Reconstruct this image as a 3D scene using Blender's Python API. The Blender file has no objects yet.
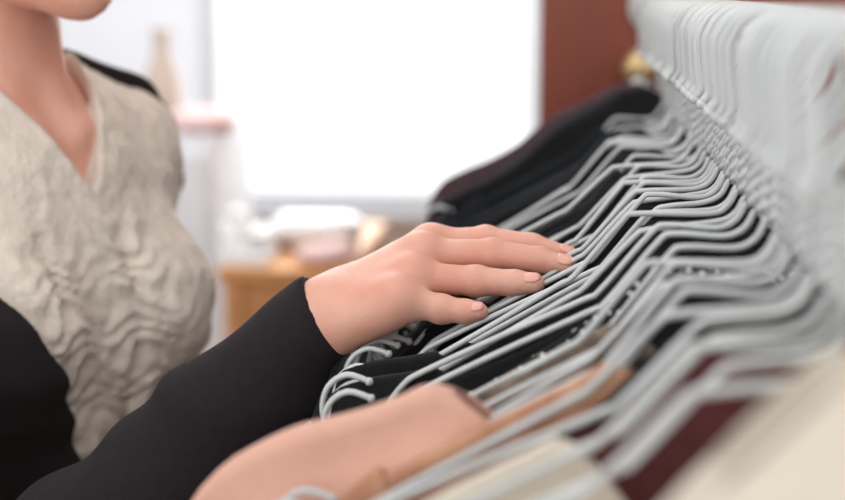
import bpy, math, random
import numpy as np
from mathutils import Vector, Matrix, Euler

# ------------------------------------------------------------------ camera, light, exposure
scene = bpy.context.scene
COL = scene.collection
FPX = 1400.0
CAM = Vector((-0.10, 0.0, 1.415))
PITCH = math.atan(260.0 / FPX)
YAW = math.atan(142.5 * math.cos(PITCH) / FPX)
cd = bpy.data.cameras.new('camera')
cam = bpy.data.objects.new('camera', cd)
COL.objects.link(cam)
cam.location = CAM
FW = Vector((-math.sin(YAW) * math.cos(PITCH), math.cos(YAW) * math.cos(PITCH), -math.sin(PITCH)))
RT = Vector((math.cos(YAW), math.sin(YAW), 0))
UP = RT.cross(FW)
cam.rotation_euler = Matrix((RT, UP, -FW)).transposed().to_euler()
cd.sensor_width = 36
cd.lens = FPX * 36 / 845
cd.clip_start = 0.02
cd.dof.use_dof = True
cd.dof.focus_distance = 0.84
cd.dof.aperture_fstop = 3.7
scene.camera = cam

w = bpy.data.worlds.new('daylight')
scene.world = w
w.use_nodes = True
bgn = w.node_tree.nodes['Background']
bgn.inputs[0].default_value = (0.97, 0.985, 1.0, 1)
bgn.inputs[1].default_value = 1.5

def area_light(name, loc, target, size, power, col):
    ld = bpy.data.lights.new(name, 'AREA')
    ld.shape = 'RECTANGLE'; ld.size, ld.size_y = size
    ld.energy = power; ld.color = col
    o = bpy.data.objects.new(name, ld); COL.objects.link(o)
    o.location = loc
    o.rotation_euler = (Vector(target) - Vector(loc)).to_track_quat('-Z', 'Y').to_euler()
    return o
area_light('window_daylight', (-0.7, 4.05, 1.6), (-0.3, 1.0, 1.2), (1.0, 1.4), 22, (1, 1, 1))
area_light('overhead_fill', (-0.4, 1.2, 2.55), (-0.4, 1.2, 0), (1.4, 1.4), 8, (1.0, 0.96, 0.92))  # added soft fill from above, not a fitting of the room
area_light('back_wall_fill', (-1.1, 3.1, 2.65), (-1.1, 3.3, 0), (1.6, 1.2), 32, (1.0, 0.98, 0.96))  # added fill that brightens the far left wall, no real lamp there
scene.view_settings.view_transform = 'Standard'
scene.view_settings.look = 'None'
scene.view_settings.gamma = 1.0
scene.view_settings.exposure = 0.0

def P(px, py, Y):
    """pixel of the photograph -> point of the place at distance Y along the rail"""
    d = FW + RT * ((px - 422.5) / FPX) + UP * ((250 - py) / FPX)
    return CAM + d * (Y / d.y)

# ------------------------------------------------------------------ materials
def srgb(r, g, b):
    f = lambda c: (c / 255 / 12.92) if c / 255 <= 0.04045 else ((c / 255 + 0.055) / 1.055) ** 2.4
    return (f(r), f(g), f(b), 1)

def mat(name, c, rough=0.6, metal=0.0, bump=0.0, bscale=200, var=0.0, sheen=0.0, sss=0.0, coat=0.0, stretch=None, vscale=None, c2=None):
    m = bpy.data.materials.new(name); m.use_nodes = True
    nt = m.node_tree; N = nt.nodes; L = nt.links
    b = N['Principled BSDF']
    b.inputs['Roughness'].default_value = rough
    b.inputs['Metallic'].default_value = metal
    b.inputs['Sheen Weight'].default_value = sheen
    b.inputs['Coat Weight'].default_value = coat
    if sss:
        b.inputs['Subsurface Weight'].default_value = sss
        b.inputs['Subsurface Radius'].default_value = (1.0, 0.35, 0.2)
        b.inputs['Subsurface Scale'].default_value = 0.006
    tc = N.new('ShaderNodeTexCoord'); mp = N.new('ShaderNodeMapping')
    L.new(tc.outputs['Object'], mp.inputs[0])
    if stretch: mp.inputs['Scale'].default_value = stretch
    nz = N.new('ShaderNodeTexNoise'); nz.inputs['Scale'].default_value = vscale or bscale * 0.15
    nz.inputs['Detail'].default_value = 4
    L.new(mp.outputs[0], nz.inputs['Vector'])
    rmp = N.new('ShaderNodeValToRGB')
    lo = c2 or tuple([x * (1 - var) for x in c[:3]] + [1])
    rmp.color_ramp.elements[0].color = lo; rmp.color_ramp.elements[0].position = 0.3
    rmp.color_ramp.elements[1].color = c; rmp.color_ramp.elements[1].position = 0.7
    L.new(nz.outputs['Fac'], rmp.inputs[0]); L.new(rmp.outputs[0], b.inputs['Base Color'])
    if bump:
        n2 = N.new('ShaderNodeTexNoise'); n2.inputs['Scale'].default_value = bscale; n2.inputs['Detail'].default_value = 3
        L.new(mp.outputs[0], n2.inputs['Vector'])
        bp = N.new('ShaderNodeBump'); bp.inputs['Strength'].default_value = bump; bp.inputs['Distance'].default_value = 0.002
        L.new(n2.outputs['Fac'], bp.inputs['Height']); L.new(bp.outputs[0], b.inputs['Normal'])
    return m

def mat_spots(name, base, spot, scale, thr, rand=1.0):
    m = mat(name, base, rough=0.85); nt = m.node_tree; N = nt.nodes; L = nt.links
    tc = N.new('ShaderNodeTexCoord'); v = N.new('ShaderNodeTexVoronoi')
    v.inputs['Scale'].default_value = scale; v.inputs['Randomness'].default_value = rand
    L.new(tc.outputs['Object'], v.inputs['Vector'])
    r = N.new('ShaderNodeValToRGB')
    r.color_ramp.elements[0].color = spot; r.color_ramp.elements[0].position = thr
    r.color_ramp.elements[1].color = base; r.color_ramp.elements[1].position = thr + 0.12
    L.new(v.outputs['Distance'], r.inputs[0]); L.new(r.outputs[0], N['Principled BSDF'].inputs['Base Color'])
    return m

M = {}
M['wire'] = mat('grey_painted_wire', srgb(204, 207, 206), 0.42, 0.15, 0.15, 300, 0.06)
M['wire_b'] = M['wire']
M['rail'] = mat('white_painted_steel', srgb(215, 215, 214), 0.4, 0.1, var=0.04)
M['black'] = mat('black_cloth', srgb(17, 19, 22), 0.95, bump=0.4, bscale=900, var=0.4)
M['navy'] = mat('navy_cloth', srgb(20, 27, 36), 0.95, bump=0.4, bscale=800, var=0.3)
M['charcoal'] = mat('charcoal_cloth', srgb(27, 28, 31), 0.95, bump=0.4, bscale=700, var=0.3)
M['mauve'] = mat('mauve_grey_cloth', srgb(92, 70, 74), 0.9, bump=0.4, bscale=700, var=0.3)
M['pink'] = mat('dusty_pink_cloth', srgb(222, 171, 150), 0.85, bump=0.35, bscale=900, var=0.05, sheen=0.2)
M['orange'] = mat('tan_orange_cloth', srgb(208, 160, 128), 0.85, bump=0.3, bscale=700, var=0.25, vscale=45, c2=srgb(168, 112, 84))
M['burgundy'] = mat('burgundy_cloth', srgb(92, 38, 38), 0.85, bump=0.3, bscale=700, var=0.3)
M['cream'] = mat('cream_cloth', srgb(214, 203, 186), 0.9, bump=0.3, bscale=600, var=0.05, sheen=0.2)
M['beige'] = mat('beige_cloth', srgb(214, 196, 178), 0.9, bump=0.3, bscale=600, var=0.06, sheen=0.2)
M['palegrey'] = mat('pale_grey_cloth', srgb(196, 194, 190), 0.9, bump=0.3, bscale=600, var=0.06, sheen=0.2)
M['dots'] = mat_spots('black_white_print', srgb(22, 24, 26), srgb(205, 205, 200), 190, 0.24)
M['snake'] = mat('brown_snake_print', srgb(150, 132, 115), 0.85, bump=0.3, bscale=500, vscale=75, c2=srgb(48, 38, 34))
M['skin'] = mat('skin', srgb(226, 174, 152), 0.5, bump=0.12, bscale=450, var=0.10, sss=0.15, vscale=35, c2=srgb(220, 156, 134))
M['nail'] = mat('fingernail', srgb(232, 172, 156), 0.35, var=0.03)
M['blouse'] = mat('cream_crinkled_cotton', srgb(226, 213, 199), 0.9, bump=1.0, bscale=170, var=0.16, sheen=0.1, vscale=70)
M['cardigan'] = mat('black_knit', srgb(27, 18, 22), 0.95, bump=0.5, bscale=1300, var=0.25)
M['trousers'] = mat('dark_denim', srgb(38, 44, 58), 0.9, bump=0.4, bscale=900, var=0.2)
M['hair'] = mat('brown_hair', srgb(80, 52, 36), 0.55, bump=0.8, bscale=120, var=0.4, stretch=(6, 6, 0.6))
M['eye'] = mat('eye_white', srgb(235, 232, 228), 0.2)
M['lip'] = mat('lip', srgb(196, 112, 104), 0.4, var=0.05)
M['shoe'] = mat('white_leather', srgb(220, 218, 214), 0.5)
M['brown'] = mat('red_brown_wood', srgb(142, 66, 44), 0.45, bump=0.15, bscale=60, var=0.25, stretch=(1, 1, 0.12), vscale=14)
M['oak'] = mat('orange_oak', srgb(222, 160, 100), 0.5, bump=0.15, bscale=60, var=0.3, stretch=(0.15, 1, 1), vscale=14)
M['wall'] = mat('off_white_plaster', srgb(236, 240, 246), 0.9, bump=0.05, bscale=80, var=0.03)
M['beigewall'] = mat('beige_plaster', srgb(214, 198, 184), 0.9, bump=0.05, bscale=80, var=0.03)
M['floor'] = mat('oak_floor', srgb(150, 118, 90), 0.5, bump=0.1, bscale=40, var=0.25, stretch=(0.2, 2, 1), vscale=6)
M['white'] = mat('white_gloss', srgb(244, 244, 244), 0.25, var=0.01, coat=0.3)
M['greyframe'] = mat('grey_window_frame', srgb(214, 216, 220), 0.5, var=0.03)
M['brass'] = mat('brass', srgb(222, 190, 140), 0.35, 0.8, var=0.1)
M['steel'] = mat('brushed_steel', srgb(178, 176, 172), 0.3, 0.9, var=0.1)
M['rose'] = mat('rose_cloth', srgb(222, 192, 190), 0.8, bump=0.3, bscale=200, var=0.1)
M['blue'] = mat('blue_grey_paint', srgb(150, 172, 196), 0.6, var=0.05)
M['tan'] = mat('tan_ceramic', srgb(206, 190, 176), 0.6, var=0.1)

gl = bpy.data.materials.new('window_glass'); gl.use_nodes = True
_n = gl.node_tree.nodes; _l = gl.node_tree.links
_n.remove(_n['Principled BSDF'])
_t = _n.new('ShaderNodeBsdfTransparent'); _g = _n.new('ShaderNodeBsdfGlossy'); _g.inputs['Roughness'].default_value = 0.02
_m = _n.new('ShaderNodeMixShader'); _m.inputs[0].default_value = 0.05
_l.new(_t.outputs[0], _m.inputs[1]); _l.new(_g.outputs[0], _m.inputs[2]); _l.new(_m.outputs[0], _n['Material Output'].inputs[0])

# ------------------------------------------------------------------ mesh helpers
def obj_from(name, V, F, m, parent=None, smooth=True, loc=None):
    me = bpy.data.meshes.new(name)
    V = np.asarray(V, dtype=np.float32)
    if isinstance(F, np.ndarray):
        me.vertices.add(len(V)); me.vertices.foreach_set('co', V.ravel())
        me.loops.add(F.size); me.loops.foreach_set('vertex_index', F.astype(np.int32).ravel())
        me.polygons.add(len(F)); me.polygons.foreach_set('loop_start', np.arange(0, F.size, F.shape[1], dtype=np.int32))
        me.update(calc_edges=True); me.validate()
    else:
        me.from_pydata(V.tolist(), [], F); me.update()
    if smooth:
        me.polygons.foreach_set('use_smooth', [True] * len(me.polygons))
    if m: me.materials.append(m)
    o = bpy.data.objects.new(name, me); COL.objects.link(o)
    if parent: o.parent = parent
    if loc is not None: o.location = loc
    return o

def tag(o, label=None, cat=None, group=None, kind=None):
    if label: o['label'] = label
    if cat: o['category'] = cat
    if group: o['group'] = group
    if kind: o['kind'] = kind
    return o

def empty(name, loc, rot=(0, 0, 0)):
    o = bpy.data.objects.new(name, None); COL.objects.link(o)
    o.empty_display_size = 0.05
    o.location = loc; o.rotation_euler = rot
    return o

class MB:
    def __init__(s): s.V = []; s.F = []
    def box(s, lo, hi):
        n = len(s.V); x0, y0, z0 = lo; x1, y1, z1 = hi
        s.V += [(x0,y0,z0),(x1,y0,z0),(x1,y1,z0),(x0,y1,z0),(x0,y0,z1),(x1,y0,z1),(x1,y1,z1),(x0,y1,z1)]
        s.F += [tuple(n+i for i in f) for f in [(3,2,1,0),(4,5,6,7),(0,1,5,4),(1,2,6,5),(2,3,7,6),(3,0,4,7)]]
        return s
    def tube(s, pts, r, sides=8, closed=False):
        pts = [Vector(p) for p in pts]; n0 = len(s.V); n = len(pts)
        rr = r if isinstance(r, (list, tuple)) else [r] * n
        up = None
        for i, p in enumerate(pts):
            t = (pts[min(i+1, n-1)] - pts[max(i-1, 0)]).normalized()
            if up is None:
                a = Vector((0, 1, 0)) if abs(t.y) < 0.9 else Vector((1, 0, 0))
                up = (a - t * a.dot(t)).normalized()
            else:
                up = (up - t * up.dot(t)).normalized()
            sd = t.cross(up)
            for k in range(sides):
                a = 2 * math.pi * k / sides
                s.V.append(tuple(p + (up * math.cos(a) + sd * math.sin(a)) * rr[i]))
        for i in range(n - 1):
            for k in range(sides):
                a = n0 + i * sides + k; b = n0 + i * sides + (k + 1) % sides
                s.F.append((a, b, b + sides, a + sides))
        s.F.append(tuple(n0 + k for k in reversed(range(sides))))
        s.F.append(tuple(n0 + (n-1) * sides + k for k in range(sides)))
        return s
    def lathe(s, prof, axis='Z', c=(0, 0, 0), n=32):
        n0 = len(s.V)
        for (r, z) in prof:
            for k in range(n):
                a = 2 * math.pi * k / n
                v = (r * math.cos(a), r * math.sin(a), z)
                if axis == 'Y': v = (v[0], v[2], v[1])
                s.V.append((v[0] + c[0], v[1] + c[1], v[2] + c[2]))
        for i in range(len(prof) - 1):
            for k in range(n):
                a = n0 + i * n + k; b = n0 + i * n + (k + 1) % n
                s.F.append((a, b, b + n, a + n))
        s.F.append(tuple(n0 + k for k in reversed(range(n))))
        s.F.append(tuple(n0 + (len(prof)-1) * n + k for k in range(n)))
        return s
    def build(s, name, m, parent=None, smooth=False, bevel=0, loc=None):
        o = obj_from(name, s.V, s.F, m, parent, smooth, loc)
        if bevel:
            b = o.modifiers.new('bevel', 'BEVEL'); b.width = bevel; b.segments = 3
        return o

def catmull(pts, sub=5):
    pts = [Vector(p) for p in pts]; out = []
    for i in range(len(pts) - 1):
        p0 = pts[max(i-1, 0)]; p1 = pts[i]; p2 = pts[i+1]; p3 = pts[min(i+2, len(pts)-1)]
        for k in range(sub):
            t = k / sub
            out.append(0.5 * ((2*p1) + (p2-p0)*t + (2*p0-5*p1+4*p2-p3)*t*t + (3*p1-p0-3*p2+p3)*t**3))
    out.append(pts[-1]); return out

# ------------------------------------------------------------------ signed distance modelling (smooth bodies and clothes)
def smin(a, b, k):
    h = np.clip(0.5 + 0.5 * (b - a) / k, 0, 1)
    return b + (a - b) * h - k * h * (1 - h)
def smax(a, b, k): return -smin(-a, -b, k)
def cone(p, a, b, ra, rb):
    a = np.array(a, float); b = np.array(b, float); ba = b - a
    h = np.clip(((p - a) @ ba) / (ba @ ba), 0, 1)
    q = p - a - h[..., None] * ba
    return np.sqrt((q * q).sum(-1)) - (ra + (rb - ra) * h)
def ell(p, c, r):
    q = (p - np.array(c, float)) / np.array(r, float)
    k0 = np.sqrt((q * q).sum(-1)) + 1e-9
    q2 = q / np.array(r, float)
    k1 = np.sqrt((q2 * q2).sum(-1)) + 1e-9
    return k0 * (k0 - 1) / k1

def surface_nets(f, lo, hi, h):
    lo = np.array(lo, float); hi = np.array(hi, float)
    n = np.ceil((hi - lo) / h).astype(int) + 1
    xs, ys, zs = [lo[i] + h * np.arange(n[i]) for i in range(3)]
    D = np.empty(n, np.float32)
    step = max(1, int(400000 // (n[1] * n[2])))
    for i in range(0, n[0], step):
        g = np.stack(np.meshgrid(xs[i:i+step], ys, zs, indexing='ij'), -1)
        D[i:i+step] = f(g)
    ins = D < 0
    cx, cy, cz = n - 1
    cnt = np.zeros((cx, cy, cz), np.int8)
    for a in (0, 1):
        for b in (0, 1):
            for c in (0, 1):
                cnt += ins[a:a+cx, b:b+cy, c:c+cz]
    act = (cnt > 0) & (cnt < 8)
    idx = np.full((cx, cy, cz), -1, np.int64)
    I = np.argwhere(act); idx[act] = np.arange(len(I))
    acc = np.zeros((len(I), 3)); num = np.zeros(len(I))
    corners = [(a, b, c) for a in (0, 1) for b in (0, 1) for c in (0, 1)]
    for A in corners:
        for ax in range(3):
            if A[ax]: continue
            B = list(A); B[ax] = 1
            da = D[I[:,0]+A[0], I[:,1]+A[1], I[:,2]+A[2]]; db = D[I[:,0]+B[0], I[:,1]+B[1], I[:,2]+B[2]]
            cr = (da < 0) != (db < 0)
            t = np.where(cr, da / np.where(cr, da - db, 1), 0)
            pt = np.tile(np.array(A, float), (len(I), 1)); pt[:, ax] += t
            acc += pt * cr[:, None]; num += cr
    V = lo + h * (I + acc / num[:, None])
    Q = []
    for ax in range(3):
        b, c = (ax + 1) % 3, (ax + 2) % 3
        sl0 = [slice(None)] * 3; sl1 = [slice(None)] * 3
        sl0[ax] = slice(0, -1); sl1[ax] = slice(1, None)
        s0 = ins[tuple(sl0)]; s1 = ins[tuple(sl1)]
        E = np.argwhere(s0 != s1)
        E = E[(E[:, b] > 0) & (E[:, c] > 0) & (E[:, b] < n[b] - 1) & (E[:, c] < n[c] - 1)]
        flip = s0[E[:,0], E[:,1], E[:,2]]
        def cell(db, dc):
            e = E.copy(); e[:, b] -= db; e[:, c] -= dc
            return idx[e[:,0], e[:,1], e[:,2]]
        q = np.stack([cell(1, 1), cell(0, 1), cell(0, 0), cell(1, 0)], 1)
        q[~flip] = q[~flip][:, ::-1]
        Q.append(q)
    F = np.concatenate(Q)
    F = F[(F >= 0).all(1)]
    return V, F

# ------------------------------------------------------------------ the room
BY = 4.3
wl = P(205, 206, BY); wr = P(541, 206, BY)
ZT = 2.35
def struct(name, mb, m, **k):
    o = mb.build(name, m, **k); o['kind'] = 'structure'; return o
struct('floor', MB().box((-3, -1.6, -0.05), (2.6, BY + .3, 0)), M['floor'])
struct('ceiling', MB().box((-3, 0.2, 2.7), (2.6, BY + .3, 2.75)), M['wall'])
sill = wl.z
wb = MB()
wb.box((-3, BY, 0), (wl.x, BY + .08, 2.7)); wb.box((wr.x, BY, 0), (2.6, BY + .08, 2.7))
wb.box((wl.x, BY, ZT), (wr.x, BY + .08, 2.7))
struct('wall_back', wb, M['wall'])
struct('trim_1', MB().box((wl.x, BY, 0), (wr.x, BY + .08, sill)), M['beigewall'])
struct('wall_left', MB().box((-3.1, 0.2, 0), (-3, BY + .2, 2.7)), M['wall'])
struct('wall_right', MB().box((1.9, 0.4, 0), (2.0, BY, 2.7)), M['beigewall'])
struct('trim_2', MB().box((wl.x - .05, BY - .07, sill - .025), (wr.x + .05, BY + .02, sill)), M['greyframe'], bevel=.004)
wf = MB()
for (a, b) in (((wl.x, sill), (wl.x + .04, ZT)), ((wr.x - .04, sill), (wr.x, ZT)), ((wl.x, sill), (wr.x, sill + .04)), ((wl.x, ZT - .05), (wr.x, ZT))):
    wf.box((a[0], BY + .02, a[1]), (b[0], BY + .06, b[1]))
win = struct('window_1', wf, M['greyframe'], bevel=.003)
pane = MB().box((wl.x + .04, BY + .04, sill + .04), (wr.x - .04, BY + .046, ZT - .05)).build('pane', gl, win)

# brown wooden partition that carries the far end of the rail
PY = 1.60
pl = P(541, 60, PY)
pt = empty('wooden_partition', (pl.x + .6, PY + .02, 0))
tag(pt, 'red-brown wooden partition panel right of the bright window, behind the hangers', 'partition')
MB().box((-.6, -.02, 0), (.75, .02, 2.3)).build('panel', M['brown'], pt, bevel=.003)
MB().box((-.62, -.03, 2.3), (.77, .03, 2.34)).build('top_rail', M['brown'], pt, bevel=.004)
MB().box((-.6, -.028, 0), (.75, -.02, .1)).build('plinth', M['brown'], pt, bevel=.002)
kp = P(639, 82, PY - .03)
kn = empty('wall_knob', (kp.x, PY, kp.z))
tag(kn, 'small brass and steel knob fixed to the red-brown wooden panel', 'knob')
MB().lathe([(.004, 0), (.017, -.001), (.018, -.006), (.012, -.012), (.009, -.03), (.013, -.036), (.016, -.045), (.012, -.053), (.002, -.055)], 'Y', (0, 0, -.006), 24).build('rose', M['steel'], kn, smooth=True)
MB().lathe([(.002, .004), (.016, .003), (.019, -.01), (.019, -.028), (.012, -.038), (.002, -.04)], 'Y', (0, 0, .016), 24).build('brass_cap', M['brass'], kn, smooth=True)

# rail
RZ = 1.3963
rl = empty('clothes_rail', (0, 0, RZ))
tag(rl, 'straight white painted clothes rail the wire hangers hang from', 'clothes rail')
MB().tube([(0, -.5, 0), (0, PY, 0)], .0095, 20).build('tube', M['rail'], rl, smooth=True)
MB().lathe([(.03, PY), (.03, PY - .006), (.014, PY - .01), (.0135, PY - .03), (.0096, PY - .03)], 'Y', (0, 0, 0), 24).build('flange', M['rail'], rl, smooth=True)
MB().tube([(0, -.5, .010), (0, -.5, -RZ + .012)], .014, 16).build('upright', M['rail'], rl, smooth=True)
MB().box((-.25, -.52, -RZ), (.25, -.48, -RZ + .02)).build('foot', M['rail'], rl, bevel=.004)

# ------------------------------------------------------------------ background furniture (far, out of focus)
ty = 2.7
t0 = P(216, 268, ty); t1 = P(350, 268, ty); ztab = t0.z
dk = empty('wooden_table', ((t0.x + t1.x) / 2, ty + .3, 0))
tag(dk, 'orange-brown wooden table standing below the bright window', 'table')
hw = (t1.x - t0.x) / 2
MB().box((-hw, -.3, ztab - .03), (hw, .3, ztab)).build('tabletop', M['oak'], dk, bevel=.006)
MB().box((-hw + .03, -.27, ztab - .17), (hw - .03, -.25, ztab - .03)).build('drawer_front', M['oak'], dk, bevel=.004)
for sx in (-1, 1):
    for sy in (-1, 1):
        MB().box((sx * (hw - .03) - .02, sy * .26 - .02, 0), (sx * (hw - .03) + .02, sy * .26 + .02, ztab - .03)).build('leg', M['oak'], dk, bevel=.003)

def blob_lathe(name, px, py_base, Y, prof, m, label, cat, sx=1):
    p = P(px, py_base, Y)
    o = MB().lathe(prof, 'Z', (0, 0, 0), 40).build(name, m, None, smooth=True, loc=(p.x, p.y, ztab))
    o.scale = (sx, 1, 1)
    tag(o, label, cat); return o
# white long basin-like tray raised behind, jar, rose cloth
tb = P(315, 240, ty + .22)
o = MB().box((-.1, -.05, 0), (.1, .05, .075)).build('white_case', M['white'], None, smooth=True, bevel=.035, loc=(tb.x, ty + .24, ztab))
tag(o, 'long rounded white case lying on the wooden table', 'case')
blob_lathe('white_jar', 237, 265, ty + .12, [(.001, 0), (.035, .001), (.038, .01), (.038, .06), (.03, .075), (.018, .08), (.02, .085), (.02, .098), (.012, .103), (.001, .104)], M['white'], 'small lidded white jar at the left of the wooden table', 'jar')
blob_lathe('white_bowl', 258, 268, ty + .2, [(.001, 0), (.03, .001), (.035, .006), (.06, .035), (.066, .046), (.062, .046), (.03, .012), (.001, .008)], M['white'], 'low white bowl beside the white jar on the table', 'bowl')
q = P(322, 260, ty + .08)
V, F = surface_nets(lambda p: smin(ell(p, (0, 0, .016), (.06, .05, .018)), ell(p, (.03, .01, .024), (.035, .03, .018)), .02) + .003 * np.sin(p[..., 0] * 90 + p[..., 1] * 60), (-.12, -.09, -.01), (.12, .09, .08), .006)
tag(obj_from('folded_scarf', V, F, M['rose'], loc=(q.x, q.y, ztab + .001)), 'crumpled rose-pink scarf lying on the wooden table', 'scarf')
q = P(372, 262, ty + .12)
blob_lathe('glare_cup', 344, 262, ty + .2, [(.001, 0), (.03, .001), (.036, .05), (.037, .07), (.033, .07), (.028, .006), (.001, .005)], M['white'], 'white cup shape imitating glare at the right end of the wooden table', 'tabletop glare')  # white shape put where the table shows a spot of glare

q = P(243, 262, ty + .05)
tr = MB().box((-.055, -.07, 0), (.055, .07, .010)).box((-.055, -.07, .01), (.055, -.064, .022)).box((-.055, .064, .01), (.055, .07, .022)).box((-.055, -.07, .01), (-.049, .07, .022)).box((.049, -.07, .01), (.055, .07, .022))
tag(tr.build('glare_tray', M['white'], bevel=.002, loc=(q.x, ty + .09, ztab)), 'small white tray shape imitating glare at the front left corner of the wooden table', 'tray')  # added white piece that imitates glare on the reflective tabletop
# pale chest with things at far left
cx0 = P(60, 130, 3.3); cx1 = P(214, 130, 3.3)
ch = empty('white_chest', ((cx0.x + cx1.x) / 2, 3.5, 0)); hw2 = (cx1.x - cx0.x) / 2
zc = P(100, 135, 3.3).z
tag(ch, 'pale white chest of drawers far behind the person', 'chest of drawers')
MB().box((-hw2, -.2, .05), (hw2, .2, zc)).build('carcass', M['wall'], ch, bevel=.005)
for k in range(3):
    z0 = .1 + k * (zc - .12) / 3
    d = MB().box((-hw2 + .02, -.215, z0), (hw2 - .02, -.2, z0 + (zc - .12) / 3 - .02)).build('drawer', M['wall'], ch, bevel=.003)
    MB().tube([(-.05, -.235, z0 + .15), (.05, -.235, z0 + .15)], .006, 8).build('handle', M['steel'], d, smooth=True)
for sx in (-1, 1):
    MB().box((sx * (hw2 - .03) - .015, -.19, 0), (sx * (hw2 - .03) + .015, .19, .05)).build('foot', M['greyframe'], ch)
q = P(203, 118, 3.4)
V, F = surface_nets(lambda p: ell(p, (0, 0, .03), (.09, .09, .035)), (-.14, -.12, -.02), (.14, .12, .1), .008)
tag(obj_from('cushion', V, F, M['rose'], loc=(q.x, q.y, zc - .004)), 'pale rose cushion on the white chest by the window', 'cushion')
q = P(155, 20, 3.45)
MBv = MB().lathe([(.001, 0), (.035, .001), (.05, .06), (.045, .13), (.022, .19), (.02, .23), (.028, .25), (.024, .25), (.001, .24)], n=32)
tag(MBv.build('vase', M['tan'], smooth=True, loc=(q.x, 3.5, zc)), 'blurred tan ceramic vase on the white chest', 'vase')
q0 = P(128, 96, 3.3)
lampo = MB().box((-.13, -.05, 0), (.13, .05, .012)).build('blue_book', M['blue'], bevel=.002, loc=(q0.x + .09, 3.42, zc))
tag(lampo, 'thin blue-grey book lying on the white chest', 'book')

# ------------------------------------------------------------------ wire hangers
DZ = .004
HALF = [(-.0035, -.112 + .012), (-.008, -.112 + .004), (-.018, -.1125), (-.048, -.114), (-.057, -.119), (-.082, -.149), (-.091, -.155),
        (-.130, -.177), (-.172, -.201), (-.183, -.209), (-.193, -.223), (-.201, -.238), (-.210, -.245), (-.223, -.241), (-.230, -.229), (-.227, -.214), (-.216, -.206), (-.203, -.209)]
HALF = [(a, b - DZ) for a, b in HALF]
def arm_z(x):
    x = abs(x)
    xs = [0, .018, .048, .057, .082, .091, .13, .172, .183, .193, .205, .25]
    zs = [-.1125, -.1125, -.114, -.119, -.149, -.155, -.177, -.201, -.207, -.222, -.241, -.245]
    return float(np.interp(x, xs, zs)) - DZ
WR = .00178
def hanger_frame(bend=0.0, drop=0.0):
    mb = MB()
    for s in (1, -1):
        hel = []
        for k in range(17):
            z = -.062 - .042 * k / 16
            a = 2 * math.pi * 3 * k / 16 + (0 if s == 1 else math.pi)
            hel.append((-.0022 * math.cos(a) * 1.0, .0022 * math.sin(a), z))
        pts = [(s * (x + (bend if -.10 < x < -.03 else bend * .4 if -.15 < x < -.10 else 0)), 0, z + (drop if -.06 < x < -.03 else 0)) for x, z in HALF]
        path = hel[:-1] + catmull([hel[-1]] + pts, 4)
        mb.tube(path, WR, 8)
        e = pts[-1]
        mb.lathe([(.0001, -.0024), (.0018, -.0018), (.0025, 0), (.0018, .0018), (.0001, .0024)], 'Z', e, 8)
    return mb
def hanger_hook():
    c = -.025; r = .0232
    pts = [(0, 0, -.104), (0, 0, -.075), (.001, 0, -.064), (.008, 0, -.053), (.018, 0, -.041)]
    for a in range(-18, 184, 16):
        pts.append((r * math.cos(math.radians(a)), 0, c + r * math.sin(math.radians(a))))
    pts.append((-.0215, 0, -.041)); pts.append((-.0205, 0, -.050)); pts.append((-.0235, 0, -.055))
    mb = MB().tube(catmull(pts, 3), WR + .0002, 8)
    mb.lathe([(.0001, -.003), (.002, -.0022), (.003, 0), (.002, .0022), (.0001, .003)], 'Z', (-.0240, 0, -.0565), 8)
    return mb
TOPZ = RZ + .0095 + WR + .0012
hg = empty('wire_hanger', (0, 0, TOPZ))
hanger_hook().build('hook', M['wire'], hg, smooth=True)
hanger_frame().build('frame', M['wire'], hg, smooth=True)

FRAMES = [hg.children[1].data if 'frame' in hg.children[1].name else hg.children[0].data]
for bd, dp in ((.006, .002), (-.005, -.003), (.010, -.001), (-.009, .001), (.003, .003)):
    o_ = hanger_frame(bd, dp).build('frame', M['wire'], smooth=True); FRAMES.append(o_.data); bpy.data.objects.remove(o_)

def copy_tree(o):
    c = o.copy(); COL.objects.link(c)
    for ch_ in list(o.children):
        d_ = ch_.copy(); COL.objects.link(d_); d_.parent = c
    return c

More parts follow.
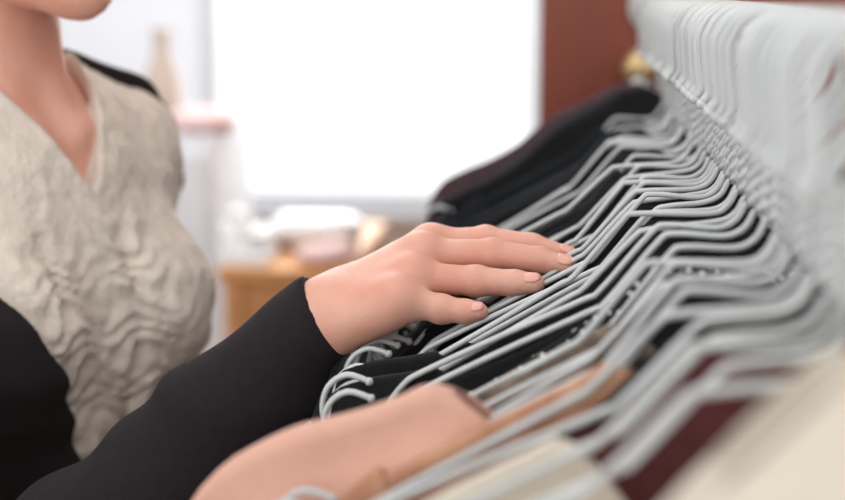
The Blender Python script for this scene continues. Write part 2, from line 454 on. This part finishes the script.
# ------------------------------------------------------------------ garments
def garment_body(seed, neck, dip, cover, length, wtop, thick, flare, collar=0.0, cut=.035, ridge=None):
    """two draped cloth sheets joined at the sides (and over the shoulders when the cloth covers the wire)"""
    rng = random.Random(seed)
    nu, nv = 72, 34
    ph = [rng.uniform(0, 6.28) for _ in range(6)]; fr = [rng.uniform(18, 30), rng.uniform(36, 52), rng.uniform(60, 80)]
    V = []; F = []
    def top(x):
        ax = abs(x); z = arm_z(x)
        if ridge:
            return float(np.interp(ax, ridge[0], ridge[1])) - DZ
        if cover:
            z += .0035
            if ax < neck:
                t = min(1, (neck - ax) / max(neck * .55, .02)); z = arm_z(neck) + .0035 + collar * t - dip * (t * t * (3 - 2 * t))
        else:
            z -= .012 + .004 * math.sin(ax * 40 + ph[0])
            if ax < neck:
                t = (neck - ax) / neck; z = min(z, arm_z(neck) - .012 - dip * t)
            if ax > wtop - cut: z -= ((ax - wtop + cut) / cut) ** 2 * .02
        return z
    for side in (-1, 1):
        for j in range(nv + 1):
            v = j / nv; dv = v ** 1.6
            for i in range(nu + 1):
                u = -1 + 2 * i / nu
                drop = dv * length
                wx = wtop - .035 * min(1, drop / .12) + flare * dv
                x = u * wx
                z0 = top(u * wtop); z = z0 * (1 - min(1, drop / .3)) + (-.20) * min(1, drop / .3) - drop if drop > 0 else z0
                z = min(z, z0 - drop * .6) if drop > 0 else z0
                env = (1 - abs(u) ** 8)
                covr = cover and abs(u * wtop) > neck * .9
                th = (.0026 if covr and j == 0 else thick * (.35 + .65 * min(1, drop / .05)))
                if covr and 0 < drop < .02: th = max(.0034, th * .75)
                fold = (math.sin(x * fr[0] * 3 + ph[1]) * .45 + math.sin(x * fr[1] * 2.4 + ph[2] + z * 8) * .35 + math.sin(x * fr[2] * 2 + ph[3] + z * 14) * .2)
                amp = thick * .55 * min(1, drop / .10)
                y = side * th * env + fold * amp + math.sin(z * 9 + ph[4]) * .003 * min(1, drop / .2)
                if ridge: y += (.5 if thick < .02 else 1) * (.010 * math.sin(z * 130 + abs(x) * 75) + .006 * math.sin(z * 60 - x * 40 + 1)) * min(1, drop / .05) * math.exp(-drop / .10); z += .0025 * math.sin(x * 55 + 2)
                V.append((x, y, z))
    W = nu + 1; S = W * (nv + 1)
    for k in (0, 1):
        for j in range(nv):
            for i in range(nu):
                a = k * S + j * W + i
                f = (a, a + W, a + W + 1, a + 1) if k == 0 else (a, a + 1, a + W + 1, a + W)
                F.append(f)
    for j in range(nv):
        for i in (0, nu):
            a = j * W + i; F.append((a, a + S, a + S + W, a + W) if i == 0 else (a, a + W, a + S + W, a + S))
    if cover:
        for i in range(nu):
            u0 = abs(-1 + 2 * (i + .5) / nu) * wtop
            if u0 > neck * .92: F.append((i, i + 1, i + 1 + S, i + S))
    return V, F

def solid(o, t=.0009):
    m = o.modifiers.new('cloth_thickness', 'SOLIDIFY'); m.thickness = t; m.offset = 0
    return o

def strap(x, seed, m, parent, wid=.004):
    """narrow strap looped over the wire"""
    z = arm_z(x); zb = z - .022
    V = []; F = []
    prof = [(-.0045, zb), (-.0042, z - .006), (-.0034, z + .0006), (-.0018, z + .0030), (0, z + .0034), (.0018, z + .0030), (.0034, z + .0006), (.0042, z - .006), (.0045, zb)]
    for (y, zz) in prof:
        V += [(x - wid, y, zz - (arm_z(x) - arm_z(x - wid))), (x + wid, y, zz - (arm_z(x) - arm_z(x + wid)))]
    for i in range(len(prof) - 1):
        F.append((2*i, 2*i+1, 2*i+3, 2*i+2))
    return solid(obj_from('strap', V, F, m, parent))

def sleeve(s, seed, m, parent, ln=.13, hh=.052, th=.012):
    rng = random.Random(seed + 7); p1, p2 = rng.uniform(0, 6), rng.uniform(0, 6)
    n, k = 22, 28; V = []; F = []
    d = Vector((.86, 0, -.51)); pr = Vector((.51, 0, .86)); st = Vector((.152, 0, -.236))
    for i in range(n + 1):
        t = i / n
        dd = (d + Vector((0, 0, -.55 * t * t))).normalized()
        c = st + d * ln * t + Vector((0, 0, -.045 * t * t))
        for j in range(k):
            a = 2 * math.pi * j / k
            h = hh * (1 - .15 * t); tt = th * (.55 + .45 * t) * (1 + .25 * math.sin(3 * a + p1))
            v = c + pr * (h * math.cos(a)) + Vector((0, tt * math.sin(a) + .003 * math.sin(5 * a + 9 * t + p2) * t, 0))
            V.append((s * v.x, v.y, v.z))
    for i in range(n):
        for j in range(k):
            a = i * k + j; b = i * k + (j + 1) % k
            F.append((a, b, b + k, a + k))
    return solid(obj_from('sleeve', V, F, m, parent))

def long_sleeve(s, seed, m, parent):
    rng = random.Random(seed + 31); p1 = rng.uniform(0, 6); sp = rng.uniform(-.012, .012)
    path = catmull([(.165, 0, -.232), (.205, 0, -.262), (.240, sp * .3, -.320), (.258, sp, -.420), (.262, sp * 1.5, -.560), (.258, sp * 1.5, -.700)], 6)
    n = len(path) - 1; k = 20; V = []; F = []
    for i, c in enumerate(path):
        t = i / n; tg = (path[min(i+1, n)] - path[max(i-1, 0)]).normalized(); pr = Vector((-tg.z, 0, tg.x)).normalized()
        for j in range(k):
            a = 2 * math.pi * j / k
            v = c + pr * ((.050 - .012 * t) * math.cos(a)) + Vector((0, .010 * (1 + .3 * math.sin(3 * a + p1 + 6 * t)) * math.sin(a) + .003 * math.sin(14 * t + p1), 0))
            V.append((s * v.x, v.y, v.z))
    for i in range(n):
        for j in range(k):
            a = i * k + j; b = i * k + (j + 1) % k
            F.append((a, b, b + k, a + k))
    return solid(obj_from('sleeve', V, F, m, parent))

ONES = ['', 'first', 'second', 'third', 'fourth', 'fifth', 'sixth', 'seventh', 'eighth', 'ninth', 'tenth', 'eleventh', 'twelfth', 'thirteenth', 'fourteenth', 'fifteenth', 'sixteenth', 'seventeenth', 'eighteenth', 'nineteenth', 'twentieth', 'twenty-first', 'twenty-second', 'twenty-third', 'twenty-fourth', 'twenty-fifth', 'twenty-sixth', 'twenty-seventh', 'twenty-eighth', 'twenty-ninth', 'thirtieth']

# (distance along the rail, garment kind, cloth)
ROW = [
 (1.480, 'jacket', 'mauve'), (1.435, 'jacket', 'navy'), (1.395, 'jacket', 'black'), (1.360, 'tee', 'navy'), (1.330, 'crew', 'black'),
 (1.296, 'strap', 'black'), (1.258, 'tee', 'black'), (1.232, 'crew', 'navy'), (1.208, 'crew', 'black'), (1.184, 'tee', 'black'), (1.160, 'strap', 'black'),
 (1.142, 'strap', 'navy'), (1.124, 'strap', 'black'), (1.106, 'strap', 'black'), (1.080, 'crew', 'black'), (1.056, 'tee', 'charcoal'),
 (1.034, 'crew', 'black'), (1.008, 'strap', 'navy'), (.990, 'strap', 'black'),
 (.972, 'wide', 'black'), (.936, 'wide', 'black'), (.916, 'strap', 'black'), (.898, 'wide', 'navy'),
 (.882, 'wide', 'black'), (.860, 'strap', 'black'), (.846, 'strap', 'charcoal'), (.824, 'strap', 'black'),
 (.800, 'wide', 'black'), (.780, 'wide', 'black'), (.756, 'wide', 'black'), (.732, 'strap', 'black'), (.706, 'strap', 'dots'), (.678, 'strap', 'black'), (.642, 'tee', 'snake'), (.628, 'bare', 'black'), (.616, 'bare', 'black'),
 (.594, 'top', 'pink'), (.568, 'tee', 'orange'), (.550, 'strap', 'black'), (.534, 'strap', 'burgundy'),
 (.508, 'top', 'cream'), (.488, 'bare', 'black'), (.472, 'bare', 'black'), (.440, 'bare', 'black'), (.374, 'collar', 'cream'), (.348, 'collar', 'cream')]
NAMES = {'black': 'black', 'navy': 'dark navy', 'charcoal': 'charcoal grey', 'mauve': 'mauve-grey', 'dots': 'black and white print', 'pink': 'dusty pink',
         'snake': 'mottled brown print', 'orange': 'tan-orange', 'palegrey': 'pale grey', 'burgundy': 'burgundy red', 'cream': 'cream', 'beige': 'beige'}
rng = random.Random(11)
NH = len(ROW)
for i, (Y, kind, cl) in enumerate(ROW):
    h = hg if i == 0 else copy_tree(hg)
    rz = math.radians(rng.gauss(0, 3.1)); ry = math.radians(rng.gauss(0, 1.2)); rx = math.radians(rng.uniform(-1.5, 1.5))
    jx = rng.uniform(-.004, .004) * 0
    if .79 < Y < .96: rz *= .35; ry *= .25
    if Y < .7: ry *= .4; rz *= .6
    hk = [c_ for c_ in h.children if c_.name.startswith('hook')][0]
    fm = [c_ for c_ in h.children if c_.name.startswith('frame')][0]
    fm.data = FRAMES[rng.randrange(len(FRAMES))]; fm.scale = (rng.uniform(.965, 1.02), 1, 1)
    hk.rotation_euler = (0, 0, rng.gauss(0, .16))
    if Y < .7: rx *= .4
    h.location = (jx, Y, TOPZ); h.rotation_euler = (rx, ry, rz)
    if i < 26: where = ONES[i + 1] + ' from the brown panel'
    else: where = ONES[NH - i] + ' from the near end'
    if kind == 'tee' and 1 < Y < 1.25: kind_ = 'long-sleeved top'
    else: kind_ = None
    if kind == 'bare':
        tag(h, 'bare pale grey wire hanger with no clothes on it, %s' % where, 'hanger', 'pale grey wire hangers on the rail')
    gname = {'jacket': 'jacket', 'strap': 'strap dress', 'top': 'wide-necked top', 'tee': 'short-sleeved top', 'collar': 'jacket', 'wide': 'boat-neck top', 'bare': '', 'crew': 'round-necked top'}[kind]
    gname = kind_ or gname
    if kind != 'bare': tag(h, 'pale grey wire hanger holding a %s %s, %s' % (NAMES[cl].replace(' print', ''), (gname or 'x').split()[-1], where), 'hanger', 'pale grey wire hangers on the rail')
    if kind == 'bare': continue
    m = M[cl]
    if kind == 'jacket':
        jr = ([0, .02, .05, .064, .105, .146, .198, .225, .238, .246], [-.098, -.088, -.088, -.096, -.120, -.154, -.179, -.196, -.212, -.236])
        V, F = garment_body(100 + i, .055, 0, True, .62, .246, .016, -.01, ridge=jr)
        g = solid(obj_from('hanging_jacket', V, F, m))
        for s in (-1, 1):
            sv = sleeve(s, i, m, g, ln=.10, hh=.05, th=.012); sv.location = (s * -.01, 0, -.012)
    elif kind == 'tee':
        V, F = garment_body(100 + i, .080 if cl in ('orange', 'snake') else .062, .02, True, .62, .195, .009, .03)
        g = solid(obj_from('long_sleeved_top' if 1 < Y < 1.25 else 'short_sleeved_top', V, F, m))
        for s in (-1, 1): long_sleeve(s, i, m, g) if 1 < Y < 1.25 else sleeve(s, i, m, g, ln=.075, hh=.045, th=.010)
    elif kind == 'crew':
        V, F = garment_body(100 + i, .030, .010, True, .62, .195, .009, .03)
        g = solid(obj_from('round_neck_top', V, F, m))
        for s in (-1, 1): long_sleeve(s, i, m, g) if Y < 1.25 else sleeve(s, i, m, g, ln=.075, hh=.045, th=.010)
    elif kind == 'wide':
        wrd = ([0, .12, .155, .170, .2, .222, .236, .244], [-.255, -.238, -.203, -.194, -.201, -.209, -.222, -.242]) if Y < .79 else None
        V, F = garment_body(100 + i, .160, .020, True, .62, .244 if wrd else .200, .0075, -.01 if wrd else .03, ridge=wrd)
        g = solid(obj_from('boat_neck_top', V, F, m))
        for s in (-1, 1): sleeve(s, i, m, g, ln=.135, hh=.037, th=.009)
    elif kind == 'collar':
        V, F = garment_body(100 + i, .060, -.004, True, .62, .205, .015, .02, collar=.030)
        g = solid(obj_from('collared_jacket', V, F, m))
        for s in (-1, 1): sleeve(s, i, m, g, ln=.09, hh=.05, th=.014)
    elif kind == 'strap':
        V, F = garment_body(100 + i, .05, .004, False, rng.uniform(.6, .8), .188, .0065 if Y > .7 else .009, .04)
        g = solid(obj_from('strap_dress', V, F, m))
        for s in (-1, 1): strap(s * .205, i, m, g)
    else:
        nk = {'pink': .155}.get(cl, .10 if Y > .48 else .035)
        rd = ([0, .06, .09, .115, .135, .148, .156, .17, .19, .216, .2486, .262, .275], [-.262, -.255, -.222, -.190, -.172, -.1625, -.1605, -.166, -.1735, -.184, -.203, -.216, -.236]) if cl == 'pink' else None
        V, F = garment_body(100 + i, nk, .05, True, .62, .275 if rd else .19, .022 if rd else .011, .03, ridge=rd)
        g = solid(obj_from('wide_neck_top', V, F, m), .0014)
        if not rd:
            for s in (-1, 1): sleeve(s, i, m, g)
    tag(g, '%s %s on the wire hanger %s' % (NAMES[cl], gname, where), {'jacket': 'jacket', 'strap': 'dress', 'top': 'top', 'tee': 'top', 'collar': 'jacket', 'wide': 'top', 'crew': 'top'}[kind], 'clothes hanging on the rail')
    g.location = h.location; g.rotation_euler = h.rotation_euler

# ------------------------------------------------------------------ the person
PHI = math.radians(30)
CX = P(-4, 150, 1.053)
C = np.array([CX.x, 1.053, 0.0])
Fv = np.array([math.cos(PHI), -math.sin(PHI), 0]); Lv = np.array([math.sin(PHI), math.cos(PHI), 0]); Zv = np.array([0, 0, 1.])
def loc(p):
    q = p - C
    return np.stack([q @ Lv, q @ Fv, q[..., 2]], -1)
def W(u, f, z): return C + Lv * u + Fv * f + Zv * z
def vec(v): return np.array([v.x, v.y, v.z])

WRI = vec(P(322, 318, .850))
ELB = vec(P(-40, 650, .78)); SHO = W(-.160, -.012, 1.268)
fore = (ELB - WRI); fl = np.linalg.norm(fore); print('forearm', fl, 'upper', np.linalg.norm(SHO - ELB))
LSH = W(.140, -.022, 1.260); LEL = W(.12, -.15, 1.03); LWR = W(.07, -.155, .83)

def torso(q):
    d = ell(q, (0, 0, 1.17), (.150, .100, .185))
    d = smin(d, cone(q, (-.138, -.012, 1.272), (.138, -.012, 1.272), .045, .045), .04)
    for s in (-1, 1):
        d = smin(d, cone(q, (s * .12, -.018, 1.286), (0, -.022, 1.338), .032, .044), .03)
        d = smin(d, ell(q, (s * .070, .070, 1.165), (.056, .054, .058)), .03)
    d = smin(d, ell(q, (0, 0, 1.0), (.122, .09, .16)), .05)
    d = smin(d, ell(q, (0, -.012, .86), (.168, .115, .14)), .05)
    return d
def legs(q, g=0.0):
    d = None
    for s in (-1, 1):
        a = cone(q, (s * .085, -.005, .80), (s * .082, .01, .46), .086 + g, .055 + g)
        a = smin(a, cone(q, (s * .082, .01, .46), (s * .08, -.012, .09), .055 + g, .036 + g), .03)
        d = a if d is None else np.minimum(d, a)
    return d
HO = np.array([0, .020, -.006])
def head(q):
    q = q - HO
    d = ell(q, (0, .0, 1.535), (.074, .094, .092))
    d = smin(d, ell(q, (0, .045, 1.478), (.056, .058, .070)), .03)
    d = smin(d, cone(q, (-.045, .03, 1.445), (0, .086, 1.423), .016, .018), .025)
    d = smin(d, cone(q, (.045, .03, 1.445), (0, .086, 1.423), .016, .018), .025)
    d = smin(d, cone(q, (0, .100, 1.525), (0, .118, 1.487), .008, .011), .015)
    d = smin(d, ell(q, (0, .097, 1.455), (.024, .012, .010)), .008)
    for s in (-1, 1):
        d = smax(d, -ell(q, (s * .032, .098, 1.518), (.017, .014, .012)), .012)
        d = smin(d, ell(q, (s * .074, -.002, 1.50), (.009, .018, .03)), .008)
    return d
def neckf(q):
    d = cone(q, (0, -.012, 1.30), (0, .004, 1.44), .056, .050)
    for s in (-1, 1):   # sternomastoid and collar bones
        d = smin(d, cone(q, (s * .016, .052, 1.318), (s * .048, -.002, 1.43), .009, .012), .014)
        d = smin(d, cone(q, (s * .02, .072, 1.306), (s * .105, .012, 1.302), .008, .007), .016)
    return d

# hand joints read off the photograph
def J(px, py, Y): return vec(P(px, py, Y))
FING = {
 'index':  [J(430, 243, .893), J(486, 240, .897), J(532, 246, .893), J(568, 256, .888)],
 'middle': [J(420, 255, .872), J(492, 254, .876), J(540, 260, .871), J(567, 266, .866)],
 'ring':   [J(412, 277, .851), J(476, 281, .853), J(515, 283, .849), J(535, 283.5, .845)],
 'pinky':  [J(398, 299, .833), J(441, 309, .832), J(466, 311.5, .829), J(479, 311.5, .826)]}
RAD = {'index': (.0090, .0088, .0080, .0060), 'middle': (.0102, .0094, .0083, .0064), 'ring': (.0100, .0092, .0080, .0062), 'pinky': (.0095, .0084, .0073, .0056)}
TH = [J(352, 290, .885), J(398, 268, .925), J(438, 266, .932), J(462, 272, .928)]
def hand(p):
    d = None
    for k, js in FING.items():
        r = RAD[k]
        f = cone(p, js[0], js[1], r[0], r[1])
        f = smin(f, cone(p, js[1], js[2], r[1], r[2]), .003)
        f = smin(f, cone(p, js[2], js[3], r[2], r[3]), .003)
        f = smin(f, np.sqrt(((p - js[1]) ** 2).sum(-1)) - r[1] * 1.0, .004)
        d = f if d is None else smin(d, f, .0022)
    palm = None
    off = {'index': (3, -8, .006), 'middle': (0, -3, .002), 'ring': (0, 3, -.002), 'pinky': (-3, 10, -.006)}
    for k, js in FING.items():
        o_ = off[k]; wr = J(330 + o_[0], 315 + o_[1] * 1.1, .852 + o_[2] * 1.1)
        c = cone(p, wr, js[0], .0162, .0122 if k != 'pinky' else .0125)
        palm = c if palm is None else smin(palm, c, .012)
    # heel of the little finger side, thumb base
    palm = smin(palm, cone(p, J(345, 324, .838), J(388, 308, .832), .0125, .0125), .014)
    palm = smin(palm, cone(p, J(340, 296, .872), TH[1], .016, .0115), .014)
    d = smin(d, palm, .010)
    t = smin(cone(p, TH[1], TH[2], .0108, .0098), cone(p, TH[2], TH[3], .0098, .0080), .003)
    d = smin(d, t, .006)
    # extensor tendons, faint
    for k, js in FING.items():
        if k == 'index': continue
        a = J(335, 305, .855); nrm = np.array([-.15, -.55, .8])
        d = smin(d, cone(p, js[0] + nrm * .0030, a + nrm * .007, .0065, .004), .012)
        d = smin(d, np.sqrt(((p - (js[0] + nrm * .002)) ** 2).sum(-1)) - .0096, .008)
    u = (ELB - WRI) / fl
    d = smin(d, cone(p, WRI + u * .0, WRI + u * .09, .0230, .0225), .012)
    return d

def body_sdf(p):
    q = loc(p)
    d = torso(q)
    d = smin(d, neckf(q), .025)
    d = smin(d, head(q), .012)
    d = smin(d, legs(q), .03)
    for s in (-1, 1):
        d = smin(d, cone(q, (s * .08, -.03, .05), (s * .085, .12, .035), .034, .03), .02)
    for (a, b, c_) in ((SHO, ELB, WRI), (LSH, LEL, LWR)):
        arm = smin(cone(p, a, b, .040, .036), cone(p, b, c_, .038, .024), .02)
        d = smin(d, arm, .025)
    hv = (LWR - LEL) / np.linalg.norm(LWR - LEL)
    for k, (dx, ln) in enumerate(((-.024, .155), (-.008, .17), (.008, .16), (.024, .135))):
        b0 = LWR + Lv * 0 + Fv * dx
        d = smin(d, cone(p, LWR + Fv * dx * .5, b0 + hv * ln * .5, .014, .011), .008)
        d = smin(d, cone(p, b0 + hv * ln * .5, b0 + hv * ln * .95 - Zv * .01, .0095, .0075), .003)
    d = smin(d, cone(p, LWR + Fv * .02, LWR + Fv * .05 + hv * .08, .014, .009), .01)
    return d
def bounds(pts, m):
    a = np.array(pts); return a.min(0) - m, a.max(0) + m
pts = [W(.25, .2, 0), W(-.25, .2, 1.64), W(.25, -.2, 0), W(-.25, -.2, 0), ELB, WRI + (ELB - WRI) * .1]
lo, hi = bounds(pts, .05)
lo[2] = -.01
V1, F1 = surface_nets(body_sdf, lo, hi, .0065)
hp = [j for js in FING.values() for j in js] + TH + [WRI, WRI + (ELB - WRI) / fl * .085]
lo, hi = bounds(hp, .022)
V2, F2 = surface_nets(hand, lo, hi, .0013)
base = Vector(W(0, 0, 0))
off = np.array(base)
def pobj(name, V, F, m, parent):
    o = obj_from(name, np.asarray(V) - off, F, m, parent)
    return o
body = obj_from('person', np.concatenate([V1, V2]) - off, np.concatenate([F1, F2 + len(V1)]), M['skin'], loc=base)
tag(body, 'person in cream blouse and black cardigan, resting one hand on the wire hangers', 'person')

# fingernails: thin curved plates lying on each fingertip
UPN = {'index': (.05, -.35, .93), 'middle': (.05, -.55, .83), 'ring': (.05, -.55, .83), 'pinky': (.05, -.6, .8)}
for k, js in FING.items():
    t = js[3] - js[2]; t = t / np.linalg.norm(t); n = np.array(UPN[k]); n = n - t * (n @ t); n /= np.linalg.norm(n); s = np.cross(t, n)
    r = RAD[k][3]; V = []; F = []
    for a in range(9):
        for b in range(7):
            ang = (b / 6 - .5) * 1.5; la = -.005 + .0105 * a / 8
            ww = (1 - .5 * max(0, (a - 5) / 3) ** 2) * (1 - .4 * max(0, (2 - a) / 2) ** 2)
            rr = (r + .0002) * (1.0 + .05 * (1 - a / 8)) - .0016 * max(0, (a - 5) / 3) ** 2
            V.append(js[3] + t * (la - .001) * (1 if b in (1,2,3,4,5) else .93) + (n * math.cos(ang * ww) + s * math.sin(ang * ww)) * rr)
    for a in range(8):
        for b in range(6): F.append((a*7+b, a*7+b+1, a*7+b+8, a*7+b+7))
    o = pobj('fingernail', V, F, M['nail'], body); solid(o, .0006)

# blouse
def blouse_sdf(p):
    q = loc(p); u, f, z = q[..., 0], q[..., 1], q[..., 2]
    d = torso(q) - .0125
    for u0 in (-.045, .03):
        g = np.exp(-((u - u0) / .030) ** 2) * np.clip((1.265 - z) / .04, 0, 1) * (f > 0)
        d = d - .0026 * g * np.sin(z * 420 + 3.5 * np.sin(u * 110 + z * 50) + 2 * np.sin(z * 130))
        d = d + .0045 * np.exp(-((u - u0) / .006) ** 2) * np.clip((1.265 - z) / .04, 0, 1) * (f > 0)
    c1 = np.sin(u * 140 + 2.5 * np.sin(z * 75 + u * 40)) * np.sin(z * 120 + 2.5 * np.sin(u * 85 - z * 30))
    d = d - .0011 * c1 * (f > -.04)
    d = d - .0014 * np.sin(u * 75 + 3 * np.sin(z * 22) + z * 18) * np.clip((z - .9) / .1, 0, 1) * np.clip((1.36 - z) / .05, 0, 1)
    d = d - .0007 * np.sin((z + u * .6) * 150 + 3 * np.sin(u * 70)) * (f > -.03)
    # thick rolled edge of the V neck
    uc = u - .012
    wv = np.where(uc < 0, (z - 1.266) * .60, (z - 1.266) * .62)
    edge = np.abs(np.abs(uc) - wv)
    d = d - .004 * np.exp(-(edge / .006) ** 2) * (f > 0) * (z > 1.262)
    cut = np.where(f > -.005, np.abs(uc) - wv, 1.0)
    d = smax(d, -cut * .8, .004)
    hole = np.where(z > np.where((u < 0) & (f > 0), 1.352, 1.325), np.sqrt(u ** 2 + (f - .002) ** 2) - .071, 1.0)
    d = smax(d, -hole, .004)
    d = smax(d, np.abs(u) - .168, .004)
    d = smax(d, .86 - z, .004)
    return d
lo, hi = bounds([W(.2, .18, .84), W(-.2, .18, .84), W(.2, -.16, .84), W(-.2, -.16, 1.46)], .01)
V, F = surface_nets(blouse_sdf, lo, hi, .0036)
pobj('blouse', V, F, M['blouse'], body)

# cardigan
def cardigan_sdf(p):
    q = loc(p); u, f, z = q[..., 0], q[..., 1], q[..., 2]
    d = torso(q) - .0205 - .002 * (u > .03)
    ue = np.interp(z, [.9, 1.0, 1.10, 1.18, 1.25, 1.35], [.01, -.005, -.030, -.082, -.12, -.15])
    keep = np.minimum(f + np.where(u > 0, np.where(z > 1.16, .0, .03), .03), u - ue)
    d = smax(d, keep, .004)
    hole = np.sqrt(u ** 2 + (f - .01) ** 2) - .085
    d = smax(d, np.where(z > 1.3, -hole, -1.0), .01)
    wr = .0022 * np.sin(z * 60 + u * 30) + .0015 * np.sin(z * 130 + f * 50)
    # sleeves
    uu = (ELB - WRI) / fl
    cuff = WRI + uu * .004
    t = (p - cuff) @ uu
    s1 = cone(p, cuff - uu * .05, ELB, .0264, .049)
    s1 = smin(s1, cone(p, cuff + uu * .035 - Zv * .012, cuff + uu * .14 - Zv * .022, .026, .040), .02)
    s1 = smin(s1, cone(p, ELB, SHO, .050, .056), .025)
    near = np.clip((.10 - t) / .08, 0, 1)
    s1 = s1 + .0009 * np.sin(t * 120 + 1.4 * np.sin(p[..., 2] * 40)) * (1 - near * .4) + .0010 * np.sin(t * 47 + p[..., 1] * 70)
    s1 = s1 - .0
    cn = np.array([-.80, -.08, -.59]); tc_ = (p - (WRI - uu * .005)) @ (cn / np.linalg.norm(cn))
    s1 = smax(s1, np.where(t < .3, -tc_, -1.0), .002)
    s2 = smin(cone(p, LSH, LEL, .047, .044), cone(p, LEL, LWR, .044, .032), .02)
    s2 = smax(s2, -((p - LWR) @ ((LEL - LWR) / np.linalg.norm(LEL - LWR))), .003)
    d = smin(d, smin(s1, s2, .01), .02) + wr
    d = smax(d, .80 - z, .004) 
    return d
lo, hi = bounds([W(.24, .14, .78), W(-.24, .12, .78), W(.24, -.17, .78), W(-.2, -.16, 1.44), ELB, WRI, LEL, LWR], .06)
V, F = surface_nets(cardigan_sdf, lo, hi, .0034)
pobj('cardigan', V, F, M['cardigan'], body)

lo, hi = bounds([W(.2, .15, .04), W(-.2, .15, .04), W(.2, -.17, .04), W(-.2, -.16, .95)], .02)
def trouser_sdf(p):
    q = loc(p)
    d = smin(legs(q, .012), ell(q, (0, -.012, .86), (.174, .121, .15)), .03)
    return smax(smax(d, q[..., 2] - .93, .004), .07 - q[..., 2], .004)
V, F = surface_nets(trouser_sdf, lo, hi, .008)
pobj('trousers', V, F, M['trousers'], body)
for s in (-1, 1):
    f_ = lambda p: smax(cone(loc(p), (s * .08, -.045, .045), (s * .086, .135, .04), .043, .038), -loc(p)[..., 2], .004)
    lo, hi = bounds([W(s * .08, -.1, 0), W(s * .08, .19, .1)], .07)
    V, F = surface_nets(f_, lo, hi, .006); pobj('shoe', V, F, M['shoe'], body)
def hair_sdf(p):
    q = loc(p) - HO; u, f, z = q[..., 0], q[..., 1], q[..., 2]
    d = ell(q, (0, -.004, 1.54), (.084, .103, .101)) + .0015 * np.sin(u * 260 + z * 30)
    d = smax(d, f - .055 + np.clip(1.56 - z, 0, .2) * 1.2, .01)
    d = smax(d, 1.455 - z, .01)
    return smin(d, ell(q, (0, -.115, 1.575), (.042, .04, .042)), .012)
lo, hi = bounds([W(.1, .12, 1.43), W(-.1, .12, 1.66), W(.1, -.17, 1.43), W(-.1, -.17, 1.66)], .01)
V, F = surface_nets(hair_sdf, lo, hi, .004)
pobj('hair', V, F, M['hair'], body)
for s in (-1, 1):
    mb = MB(); c = W(s * .032, .103, 1.512) - off
    prof = [(max(.0001, .0115 * math.sin(math.pi * k / 10)), -.0115 * math.cos(math.pi * k / 10)) for k in range(11)]
    mb.lathe(prof, 'Z', tuple(c), 20).build('eye', M['eye'], body, smooth=True)
    V, F = surface_nets(lambda p: smax(ell(loc(p), (s * .032, .103, 1.512), (.0120, .0120, .0120)), np.sqrt((loc(p)[..., 0] - s * .032) ** 2 + (loc(p)[..., 2] - 1.512) ** 2) - .0055, .0005), *bounds([W(s * .032, .108, 1.505), W(s * .032, .118, 1.519)], .008), .0012)
    pobj('iris', V, F, M['hair'], body)
    V, F = surface_nets(lambda p: np.maximum(ell(loc(p), (s * .032, .1015, 1.512), (.0150, .0140, .0135)), -np.abs(loc(p)[..., 2] - 1.511) + .0052 - np.abs(loc(p)[..., 0] - s * .032) * .3), *bounds([W(s * .032, .09, 1.50), W(s * .032, .118, 1.524)], .013), .0012)
    pobj('eyelid', V, F, M['skin'], body)
    V, F = surface_nets(lambda p: cone(loc(p), (s * .016, .112, 1.535), (s * .048, .098, 1.537), .0035, .0022), *bounds([W(s * .01, .12, 1.53), W(s * .055, .09, 1.545)], .01), .0012)
    pobj('eyebrow', V, F, M['hair'], body)
V, F = surface_nets(lambda p: smin(ell(loc(p) - HO, (0, .104, 1.4595), (.021, .0065, .0045)), ell(loc(p) - HO, (0, .104, 1.4515), (.018, .0065, .005)), .001), *bounds([W(.03, .10, 1.43), W(-.03, .14, 1.465), W(-.03, .10, 1.43), W(.03, .14, 1.465)], .004), .0016)
pobj('lips', V, F, M['lip'], body)
